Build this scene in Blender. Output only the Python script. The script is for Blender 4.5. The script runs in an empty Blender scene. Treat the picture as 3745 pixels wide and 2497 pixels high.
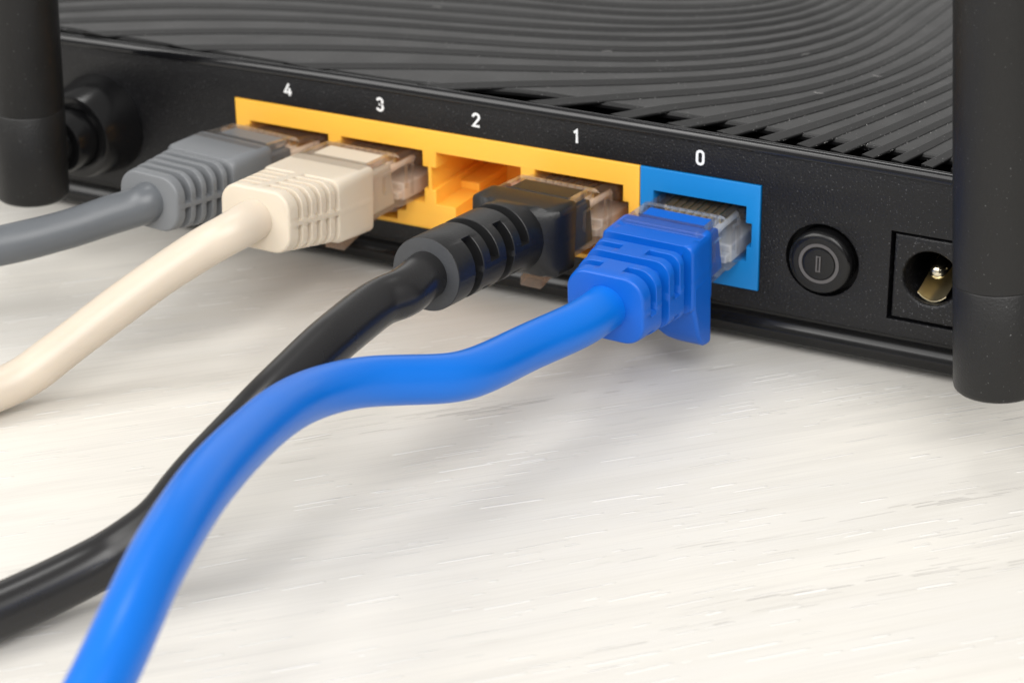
import bpy, bmesh, math, random
from mathutils import Vector, Matrix, Euler
random.seed(4)

# ------------------------------------------------------------------ units
# lengths below are millimetres, measured from the back panel: x to the right
# along the panel, y into the router, z up from the top edge of the yellow port
# block; 1 Blender unit is 1 cm and the tabletop lies at z = 0.
S = 0.1
TABLE = 21.0
scene = bpy.context.scene
scene.unit_settings.scale_length = 0.01
COL = scene.collection


def W(x, y, z):
    return Vector((x * S, y * S, (z + TABLE) * S))


# ------------------------------------------------------------------ camera
cam_data = bpy.data.cameras.new("camera")
cam = bpy.data.objects.new("camera", cam_data)
COL.objects.link(cam)
R = ((0.8853146109780075, 0.4647945751158927, -0.013566227608762832),
     (0.1854452864348458, -0.3796796581371513, -0.9063406660489134),
     (-0.42641304544747927, 0.7998808412118187, -0.42232991195563274))
right, down, fwd = Vector(R[0]), Vector(R[1]), Vector(R[2])
M = Matrix((right, -down, -fwd)).transposed().to_4x4()
M.translation = W(165.7556597518331, -235.18246999628434, 97.20266992381056)
cam.matrix_world = M
cam_data.sensor_width = 36.0
cam_data.lens = 36.0 * 8363.4 / 3745.0
cam_data.clip_start = 0.5
cam_data.clip_end = 2000
cam_data.dof.use_dof = True
cam_data.dof.focus_distance = 25.2
cam_data.dof.aperture_fstop = 0.40
scene.camera = cam

# ------------------------------------------------------------------ world and lamps
world = bpy.data.worlds.new("World")
scene.world = world
world.use_nodes = True
bg = world.node_tree.nodes["Background"]
bg.inputs[0].default_value = (1.0, 0.985, 0.96, 1)
bg.inputs[1].default_value = 0.46

scene.view_settings.view_transform = 'Standard'
scene.view_settings.look = 'None'
scene.view_settings.exposure = 0.0
scene.view_settings.gamma = 1.0
scene.view_settings.use_curve_mapping = False
scene.cycles.max_bounces = 14
scene.cycles.transmission_bounces = 12
scene.cycles.transparent_max_bounces = 12
scene.cycles.caustics_refractive = True
scene.cycles.sample_clamp_indirect = 6.0


def softbox(name, pos, target, sx, sy, power, colour=(1, 1, 1)):
    l = bpy.data.lights.new(name, 'AREA')
    l.shape = 'RECTANGLE'
    l.size, l.size_y = sx, sy
    l.energy = power
    l.color = colour
    o = bpy.data.objects.new(name, l)
    COL.objects.link(o)
    o.location = pos
    d = (Vector(target) - Vector(pos)).normalized()
    o.rotation_euler = d.to_track_quat('-Z', 'Y').to_euler()
    return o


softbox("key_lamp", (-48, -54, 60), (3, -2, 1), 58, 58, 46000, (1.0, 0.985, 0.955))
softbox("fill_lamp", (48, -50, 60), (4, -5, 1), 60, 60, 54000, (1.0, 0.985, 0.965))
softbox("front_fill_lamp", (0, -84, 66), (4, -8, 0), 80, 60, 41000, (1.0, 0.985, 0.965))  # added fill softbox that weakens the shadows on the table
softbox("high_lamp", (-14, 16, 84), (4, -3, 1), 22, 22, 10000, (1.0, 0.99, 0.97))
softbox("back_lamp", (-24, 60, 27), (4, 2, 2.6), 110, 18, 4600, (1.0, 0.985, 0.965))


# ------------------------------------------------------------------ materials
def principled(name):
    m = bpy.data.materials.new(name)
    m.use_nodes = True
    return m, m.node_tree, m.node_tree.nodes["Principled BSDF"]


def setv(b, **kw):
    names = dict(col='Base Color', rough='Roughness', metal='Metallic', spec='Specular IOR Level',
                 ior='IOR', trans='Transmission Weight', coat='Coat Weight', coatr='Coat Roughness',
                 sss='Subsurface Weight', sssr='Subsurface Radius', ssss='Subsurface Scale')
    for k, v in kw.items():
        if k == 'col':
            v = (*v, 1)
        b.inputs[names[k]].default_value = v


def plastic(name, col, rough=0.4, grain=60.0, bump=0.15, dist=0.004, specks=0.0, mottling=0.12, speck_col=(0.5, 0.5, 0.5), **kw):
    """moulded plastic: fine grain in the relief, slight mottling in the colour, pale specks for dust and painted grain sparkle"""
    m, nt, b = principled(name)
    setv(b, col=col, rough=rough, **kw)
    N = nt.nodes
    L = nt.links
    tc = N.new('ShaderNodeTexCoord')
    n1 = N.new('ShaderNodeTexNoise')
    n1.inputs['Scale'].default_value = grain
    n1.inputs['Detail'].default_value = 3
    L.new(tc.outputs['Object'], n1.inputs['Vector'])
    bp = N.new('ShaderNodeBump')
    bp.inputs['Strength'].default_value = bump
    bp.inputs['Distance'].default_value = dist
    L.new(n1.outputs['Fac'], bp.inputs['Height'])
    L.new(bp.outputs['Normal'], b.inputs['Normal'])
    n2 = N.new('ShaderNodeTexNoise')
    n2.inputs['Scale'].default_value = 1.6
    n2.inputs['Detail'].default_value = 5
    L.new(tc.outputs['Object'], n2.inputs['Vector'])
    mix = N.new('ShaderNodeMixRGB')
    mix.inputs[1].default_value = (*[c * (1 - mottling) for c in col], 1)
    mix.inputs[2].default_value = (*[min(1, c * (1 + mottling)) for c in col], 1)
    L.new(n2.outputs['Fac'], mix.inputs[0])
    out = mix.outputs[0]
    if specks > 0:
        n3 = N.new('ShaderNodeTexNoise')
        n3.inputs['Scale'].default_value = 42
        n3.inputs['Detail'].default_value = 1
        L.new(tc.outputs['Object'], n3.inputs['Vector'])
        r = N.new('ShaderNodeValToRGB')
        r.color_ramp.elements[0].position = 0.76 - specks
        r.color_ramp.elements[1].position = 0.80 - specks
        L.new(n3.outputs['Fac'], r.inputs[0])
        mx = N.new('ShaderNodeMixRGB')
        mx.inputs[2].default_value = (*speck_col, 1)
        L.new(r.outputs[0], mx.inputs[0])
        L.new(out, mx.inputs[1])
        out = mx.outputs[0]
    L.new(out, b.inputs['Base Color'])
    rr = N.new('ShaderNodeMapRange')
    rr.inputs['To Min'].default_value = max(0.02, rough - 0.06)
    rr.inputs['To Max'].default_value = rough + 0.08
    L.new(n2.outputs['Fac'], rr.inputs['Value'])
    L.new(rr.outputs[0], b.inputs['Roughness'])
    return m


MAT = {}
MAT['panel'] = plastic('textured_black_plastic', (0.0052, 0.0052, 0.0064), 0.38, grain=34, bump=0.8, dist=0.012, spec=0.4, specks=0.085, speck_col=(0.075, 0.075, 0.08))
MAT['cover'] = plastic('satin_black_plastic', (0.0050, 0.0050, 0.0053), 0.34, spec=0.36, grain=70, bump=0.22, dist=0.003, specks=0.01, speck_col=(0.3, 0.3, 0.3))
MAT['gloss'] = plastic('glossy_black_plastic', (0.006, 0.006, 0.007), 0.09, grain=8, bump=0.02, dist=0.002)
MAT['base'] = plastic('black_base_plastic', (0.006, 0.006, 0.0065), 0.2, spec=0.38, grain=14, bump=0.05, dist=0.004)
MAT['antenna'] = plastic('matte_black_plastic', (0.0062, 0.006, 0.006), 0.42, grain=40, bump=0.5, dist=0.008, spec=0.42, specks=0.005, speck_col=(0.12, 0.12, 0.12))
MAT['void'] = plastic('dark_inside_plastic', (0.004, 0.004, 0.004), 0.7)
MAT['yellow'] = plastic('yellow_plastic', (0.97, 0.50, 0.06), 0.42, grain=40, bump=0.05, dist=0.004, mottling=0.03, sss=0.22, sssr=(1.0, 0.45, 0.08), ssss=0.08)
MAT['wan'] = plastic('bright_blue_plastic', (0.003, 0.20, 0.56), 0.42, grain=45, bump=0.22, dist=0.004, mottling=0.05)
MAT['print'] = plastic('white_print', (0.80, 0.81, 0.82), 0.6, mottling=0.03)
MAT['ring'] = plastic('grey_print', (0.085, 0.08, 0.08), 0.55)
MAT['chrome'] = plastic('brass_nickel', (0.78, 0.71, 0.54), 0.14, bump=0.04, metal=1.0)
MAT['leaf'] = plastic('satin_brass_nickel', (0.74, 0.66, 0.46), 0.36, bump=0.05, metal=1.0)
MAT['gold'] = plastic('gold_contact', (0.83, 0.62, 0.28), 0.22, bump=0.02, metal=1.0)
MAT['grey_rubber'] = plastic('grey_rubber', (0.158, 0.166, 0.176), 0.38, grain=55, bump=0.2, dist=0.004, mottling=0.06)
MAT['grey_jacket'] = plastic('grey_jacket', (0.110, 0.119, 0.130), 0.33, grain=18, bump=0.04)
MAT['cream_rubber'] = plastic('cream_rubber', (0.65, 0.57, 0.46), 0.42, grain=50, bump=0.12, dist=0.004, mottling=0.03, sss=0.2, sssr=(1, .7, .4), ssss=0.05)
MAT['cream_jacket'] = plastic('cream_jacket', (0.63, 0.545, 0.445), 0.34, grain=16, bump=0.04, mottling=0.03, sss=0.2, sssr=(1, .7, .4), ssss=0.05)
MAT['black_rubber'] = plastic('black_rubber', (0.0085, 0.0085, 0.009), 0.38, grain=40, bump=0.4, dist=0.008)
MAT['black_jacket'] = plastic('black_jacket', (0.012, 0.0115, 0.012), 0.27, grain=14, bump=0.04)
MAT['blue_rubber'] = plastic('blue_rubber', (0.001, 0.104, 0.52), 0.36, spec=0.4, grain=55, bump=0.12, dist=0.004, mottling=0.05)
MAT['blue_jacket'] = plastic('blue_jacket', (0.0005, 0.145, 0.62), 0.32, spec=0.4, grain=16, bump=0.04, mottling=0.04)


def clear(name, col, milk=0.055):
    """clear moulded polycarbonate: partly bends, partly passes the light straight through its thin walls"""
    m, nt, b = principled(name)
    setv(b, col=col, rough=0.02, trans=1.0, ior=1.4)
    N, L = nt.nodes, nt.links
    tr = N.new('ShaderNodeBsdfTransparent')
    tr.inputs[0].default_value = (*col, 1)
    gl = N.new('ShaderNodeBsdfGlossy')
    gl.inputs['Roughness'].default_value = 0.03
    fr = N.new('ShaderNodeFresnel')
    fr.inputs[0].default_value = 1.4
    m1 = N.new('ShaderNodeMixShader')
    fm = N.new('ShaderNodeMath')
    fm.operation = 'MULTIPLY'
    fm.inputs[1].default_value = 0.55
    L.new(fr.outputs[0], fm.inputs[0])
    L.new(fm.outputs[0], m1.inputs[0])
    L.new(tr.outputs[0], m1.inputs[1])
    L.new(gl.outputs[0], m1.inputs[2])
    m2 = N.new('ShaderNodeMixShader')
    m2.inputs[0].default_value = 0.10
    L.new(m1.outputs[0], m2.inputs[1])
    L.new(b.outputs[0], m2.inputs[2])
    # faint milky share added to brighten the moulding, for light scattered inside
    df = N.new('ShaderNodeBsdfDiffuse')
    df.inputs[0].default_value = (0.86, 0.78, 0.70, 1)
    tl = N.new('ShaderNodeBsdfTranslucent')
    tl.inputs[0].default_value = (0.86, 0.78, 0.70, 1)
    m3 = N.new('ShaderNodeMixShader')
    m3.inputs[0].default_value = 0.45
    L.new(df.outputs[0], m3.inputs[1])
    L.new(tl.outputs[0], m3.inputs[2])
    m4 = N.new('ShaderNodeMixShader')
    m4.inputs[0].default_value = milk
    L.new(m2.outputs[0], m4.inputs[1])
    L.new(m3.outputs[0], m4.inputs[2])
    L.new(m4.outputs[0], N['Material Output'].inputs[0])
    return m


MAT['clear'] = clear('clear_polycarbonate', (0.98, 0.97, 0.965))
MAT['port_lit_clear'] = clear('port_lit_polycarbonate', (0.96, 0.80, 0.68), 0.16)  # orange light from the yellow port, put into the latch tint


def wood():
    m, nt, b = principled('whitewashed_wood')
    N, L = nt.nodes, nt.links
    tc = N.new('ShaderNodeTexCoord')
    mp = N.new('ShaderNodeMapping')
    mp.inputs['Rotation'].default_value = (0, 0, math.radians(-45.5))
    L.new(tc.outputs['Object'], mp.inputs['Vector'])

    def stretched(sx, sy, off):
        v = N.new('ShaderNodeVectorMath')
        v.operation = 'MULTIPLY_ADD'
        v.inputs[1].default_value = (sx, sy, 1)
        v.inputs[2].default_value = (off, off * 1.7, 0)
        L.new(mp.outputs[0], v.inputs[0])
        return v.outputs[0]

    def noise(sx, sy, off, detail=2, rough=0.5, dist=0.0):
        n = N.new('ShaderNodeTexNoise')
        n.inputs['Scale'].default_value = 1.0
        n.inputs['Detail'].default_value = detail
        n.inputs['Roughness'].default_value = rough
        n.inputs['Distortion'].default_value = dist
        L.new(stretched(sx, sy, off), n.inputs['Vector'])
        return n.outputs['Fac']

    def ramp(f, a, b_, lo=0.0, hi=1.0):
        r = N.new('ShaderNodeMapRange')
        r.interpolation_type = 'SMOOTHSTEP'
        r.inputs['From Min'].default_value = a
        r.inputs['From Max'].default_value = b_
        r.inputs['To Min'].default_value = lo
        r.inputs['To Max'].default_value = hi
        L.new(f, r.inputs['Value'])
        return r.outputs[0]

    def mix(f, c1, c2, t='MIX'):
        x = N.new('ShaderNodeMixRGB')
        x.blend_type = t
        for i, c in ((0, f), (1, c1), (2, c2)):
            if isinstance(c, tuple):
                x.inputs[i].default_value = (*c, 1)
            elif isinstance(c, float):
                x.inputs[i].default_value = c
            else:
                L.new(c, x.inputs[i])
        return x.outputs[0]

    big = ramp(noise(0.10, 0.35, 3.1, 4, 0.55), 0.36, 0.66)
    base = mix(big, (0.735, 0.705, 0.645), (0.675, 0.655, 0.615))
    streak = ramp(noise(0.35, 3.2, 7.7, 5, 0.6, 0.3), 0.40, 0.72)
    base = mix(streak, base, (0.66, 0.635, 0.585))
    fine = ramp(noise(0.35, 62.0, 1.3, 2, 0.6), 0.54, 0.64, 0.0, 0.26)
    base = mix(fine, base, (0.48, 0.455, 0.425))
    def math_(op, x, y=None):
        n = N.new('ShaderNodeMath')
        n.operation = op
        for i, v in enumerate((x, y)):
            if v is None:
                continue
            if isinstance(v, (int, float)):
                n.inputs[i].default_value = v
            else:
                L.new(v, n.inputs[i])
        return n.outputs[0]

    sep = N.new('ShaderNodeSeparateXYZ')
    L.new(mp.outputs[0], sep.inputs[0])
    warp = math_('MULTIPLY', math_('SUBTRACT', noise(0.22, 0.5, 4.0, 2), 0.5), 0.30)
    gu, gv = sep.outputs[0], math_('ADD', sep.outputs[1], warp)

    def white(x, y, seed):
        c = N.new('ShaderNodeCombineXYZ')
        L.new(x, c.inputs[0])
        if isinstance(y, (int, float)):
            c.inputs[1].default_value = y
        else:
            L.new(y, c.inputs[1])
        c.inputs[2].default_value = seed
        w = N.new('ShaderNodeTexWhiteNoise')
        w.noise_dimensions = '3D'
        L.new(c.outputs[0], w.inputs['Vector'])
        return w.outputs['Value']

    def pores(h, length, prob, seed, thick=0.34):
        # blunt-ended pores: rows across the grain, each cut into segments of random length
        rowf = math_('DIVIDE', gv, h)
        row = math_('FLOOR', rowf)
        fv = math_('SUBTRACT', rowf, row)
        uf = math_('ADD', math_('DIVIDE', gu, length), math_('MULTIPLY', white(row, 0.5, seed), 97.0))
        cell = math_('FLOOR', uf)
        fu = math_('SUBTRACT', uf, cell)
        dens = ramp(noise(0.12, 0.7, seed * 3.3, 2), 0.35, 0.65, 0.35, 1.6)
        on = math_('LESS_THAN', white(cell, row, seed + 0.37), math_('MULTIPLY', dens, prob))
        ln = math_('ADD', math_('MULTIPLY', white(cell, row, seed + 2.7), 0.72), 0.22)
        end = ramp(math_('SUBTRACT', ln, fu), 0.0, 0.10)
        start = ramp(fu, 0.0, 0.06)
        tk = math_('MULTIPLY', math_('ADD', white(cell, row, seed + 5.1), 0.35), thick)
        across = ramp(math_('SUBTRACT', tk, math_('ABSOLUTE', math_('SUBTRACT', fv, 0.5))), 0.0, 0.12)
        return math_('MULTIPLY', math_('MULTIPLY', on, end), math_('MULTIPLY', start, across))

    vein = ramp(noise(0.10, 1.1, 21.0, 2), 0.58, 0.70)
    dark = math_('MULTIPLY', math_('MULTIPLY', pores(0.030, 0.9, 0.30, 3.0), vein), 0.45)
    base = mix(dark, base, (0.33, 0.31, 0.29))
    dash = pores(0.046, 0.85, 0.075, 1.0)
    dash2 = pores(0.030, 0.60, 0.075, 2.0)
    base = mix(math_('MAXIMUM', dash, dash2), base, (0.80, 0.78, 0.745))
    L.new(base, b.inputs['Base Color'])
    b.inputs['Roughness'].default_value = 0.5
    b.inputs['Specular IOR Level'].default_value = 0.35
    add = N.new('ShaderNodeMath')
    add.operation = 'SUBTRACT'
    L.new(dark, add.inputs[0])
    sm = N.new('ShaderNodeMath')
    sm.operation = 'ADD'
    L.new(dash, sm.inputs[0])
    L.new(dash2, sm.inputs[1])
    L.new(sm.outputs[0], add.inputs[1])
    bp = N.new('ShaderNodeBump')
    bp.inputs['Strength'].default_value = 0.7
    bp.inputs['Distance'].default_value = 0.016
    bp.invert = True
    L.new(add.outputs[0], bp.inputs['Height'])
    L.new(bp.outputs['Normal'], b.inputs['Normal'])
    return m


MAT['wood'] = wood()


# ------------------------------------------------------------------ mesh helpers
class MB:
    """collects shapes given in millimetres and links them as one mesh object"""

    def __init__(self, tf=None):
        self.v, self.f, self.tf = [], [], tf

    def add(self, verts, faces):
        o = len(self.v)
        for p in verts:
            p = tuple(p)
            self.v.append(self.tf(*p) if self.tf else p)
        self.f += [tuple(i + o for i in f) for f in faces]
        return self

    def box(self, x0, x1, y0, y1, z0, z1):
        return self.add([(x0, y0, z0), (x1, y0, z0), (x1, y1, z0), (x0, y1, z0), (x0, y0, z1), (x1, y0, z1), (x1, y1, z1), (x0, y1, z1)],
                        [(0, 3, 2, 1), (4, 5, 6, 7), (0, 1, 5, 4), (1, 2, 6, 5), (2, 3, 7, 6), (3, 0, 4, 7)])

    def rings(self, rings, cap0=True, cap1=True):
        n = len(rings[0])
        vs = [p for r in rings for p in r]
        fs = []
        for i in range(len(rings) - 1):
            for j in range(n):
                k = (j + 1) % n
                fs.append((i * n + j, i * n + k, (i + 1) * n + k, (i + 1) * n + j))
        if cap0:
            fs.append(tuple(reversed(range(n))))
        if cap1:
            fs.append(tuple((len(rings) - 1) * n + j for j in range(n)))
        return self.add(vs, fs)

    def tube(self, path, r, n=28, squash=None):
        pts = [Vector(p) for p in path]
        rings = []
        up = Vector((0, 0, 1))
        for i, p in enumerate(pts):
            t = (pts[min(i + 1, len(pts) - 1)] - pts[max(i - 1, 0)]).normalized()
            a = t.cross(up).normalized()
            b = a.cross(t).normalized()
            rr = r(i / (len(pts) - 1)) if callable(r) else r
            rings.append([tuple(p + a * rr * math.cos(2 * math.pi * j / n) + b * rr * math.sin(2 * math.pi * j / n)) for j in range(n)])
        return self.rings(rings)

    def lathe_y(self, cx, cz, prof, n=56):
        """revolve (radius, y) pairs round an axis parallel to y"""
        rings = [[(cx + r * math.cos(2 * math.pi * j / n), y, cz + r * math.sin(2 * math.pi * j / n)) for j in range(n)] for r, y in prof]
        return self.rings(rings)

    def lathe_z(self, cx, cy, prof, n=64, axis=None):
        rings = []
        for r, z in prof:
            rings.append([(cx + r * math.cos(2 * math.pi * j / n), cy + r * math.sin(2 * math.pi * j / n), z) for j in range(n)])
        return self.rings(rings)

    def prism_x(self, poly, x0, x1):
        n = len(poly)
        vs = [(x0, y, z) for y, z in poly] + [(x1, y, z) for y, z in poly]
        fs = [tuple(range(n)), tuple(reversed(range(n, 2 * n)))]
        fs += [(i, n + i, n + (i + 1) % n, (i + 1) % n) for i in range(n)]
        return self.add(vs, fs)

    def build(self, name, mat, parent=None, bevel=0.0, segs=2, sharp=35, fix=True):
        me = bpy.data.meshes.new(name)
        off = parent_origin(parent)
        me.from_pydata([tuple(W(*p) - off) for p in self.v], [], self.f)
        if fix:
            bm = bmesh.new()
            bm.from_mesh(me)
            bmesh.ops.recalc_face_normals(bm, faces=bm.faces)
            bm.to_mesh(me)
            bm.free()
        return finish(name, me, mat, parent, bevel, segs, sharp)


def finish(name, me, mat, parent, bevel=0.0, segs=2, sharp=35):
    me.materials.append(mat)
    for p in me.polygons:
        p.use_smooth = True
    me.set_sharp_from_angle(angle=math.radians(sharp))
    o = bpy.data.objects.new(name, me)
    COL.objects.link(o)
    if parent:
        o.parent = parent
    if bevel > 0:
        md = o.modifiers.new('edge', 'BEVEL')
        md.width = bevel * S
        md.segments = segs
        md.limit_method = 'ANGLE'
        md.angle_limit = math.radians(40)
        md.harden_normals = False
    return o


def parent_origin(p):
    v = Vector((0, 0, 0))
    while p:
        v = v + Vector(p.location)
        p = p.parent
    return v


def empty(name, x, y, z, label, cat, group=None):
    o = bpy.data.objects.new(name, None)
    o.empty_display_size = 0.5
    COL.objects.link(o)
    o.location = W(x, y, z)
    o['label'] = label
    o['category'] = cat
    if group:
        o['group'] = group
    return o


def bake(o):
    """replace an object's mesh by its modified mesh"""
    dg = bpy.context.evaluated_depsgraph_get()
    me = bpy.data.meshes.new_from_object(o.evaluated_get(dg))
    o.modifiers.clear()
    o.data = me
    return me


def plate(name, outer, holes, y0, y1, mat, parent=None, bevel=0.0, tf=None, sharp=35):
    """flat plate parallel to the panel, from (x, z) outlines with holes, between depths y0 and y1"""
    cu = bpy.data.curves.new('outline', 'CURVE')
    cu.dimensions = '2D'
    cu.fill_mode = 'BOTH'
    for poly in [outer] + list(holes):
        sp = cu.splines.new('POLY')
        sp.points.add(len(poly) - 1)
        for i, (x, z) in enumerate(poly):
            sp.points[i].co = (x, z, 0, 1)
        sp.use_cyclic_u = True
    cu.extrude = abs(y1 - y0) / 2 - bevel
    cu.bevel_depth = bevel
    cu.bevel_resolution = 2
    cu.offset = -bevel
    tmp = bpy.data.objects.new('outline', cu)
    COL.objects.link(tmp)
    dg = bpy.context.evaluated_depsgraph_get()
    me = bpy.data.meshes.new_from_object(tmp.evaluated_get(dg))
    bpy.data.objects.remove(tmp)
    bpy.data.curves.remove(cu)
    me.materials.clear()
    yc = (y0 + y1) / 2
    off = parent_origin(parent)
    for v in me.vertices:
        p = (v.co.x, yc - v.co.z, v.co.y)
        if tf:
            p = tf(*p)
        v.co = W(*p) - off
    bm = bmesh.new()
    bm.from_mesh(me)
    bmesh.ops.remove_doubles(bm, verts=bm.verts, dist=1e-5)
    bmesh.ops.recalc_face_normals(bm, faces=bm.faces)
    bm.to_mesh(me)
    bm.free()
    me.name = name
    return finish(name, me, mat, parent, 0, 2, sharp)


def circle(cx, cz, r, n=64):
    return [(cx + r * math.cos(2 * math.pi * i / n), cz + r * math.sin(2 * math.pi * i / n)) for i in range(n)]


def catmull(P, per=10):
    P = [Vector(p) for p in P]
    out = []
    for i in range(len(P) - 1):
        p0 = P[i - 1] if i else P[0] * 2 - P[1]
        p1, p2 = P[i], P[i + 1]
        p3 = P[i + 2] if i + 2 < len(P) else P[-1] * 2 - P[-2]
        for k in range(per):
            t = k / per
            out.append(0.5 * ((2 * p1) + (p2 - p0) * t + (2 * p0 - 5 * p1 + 4 * p2 - p3) * t * t + (3 * p1 - p0 - 3 * p2 + p3) * t ** 3))
    out.append(P[-1])
    return out


def relax(P, times):
    P = [Vector(p) for p in P]
    for _ in range(times):
        P = [P[0]] + [(P[i - 1] + P[i] * 2 + P[i + 1]) / 4 for i in range(1, len(P) - 1)] + [P[-1]]
    return P


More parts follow.
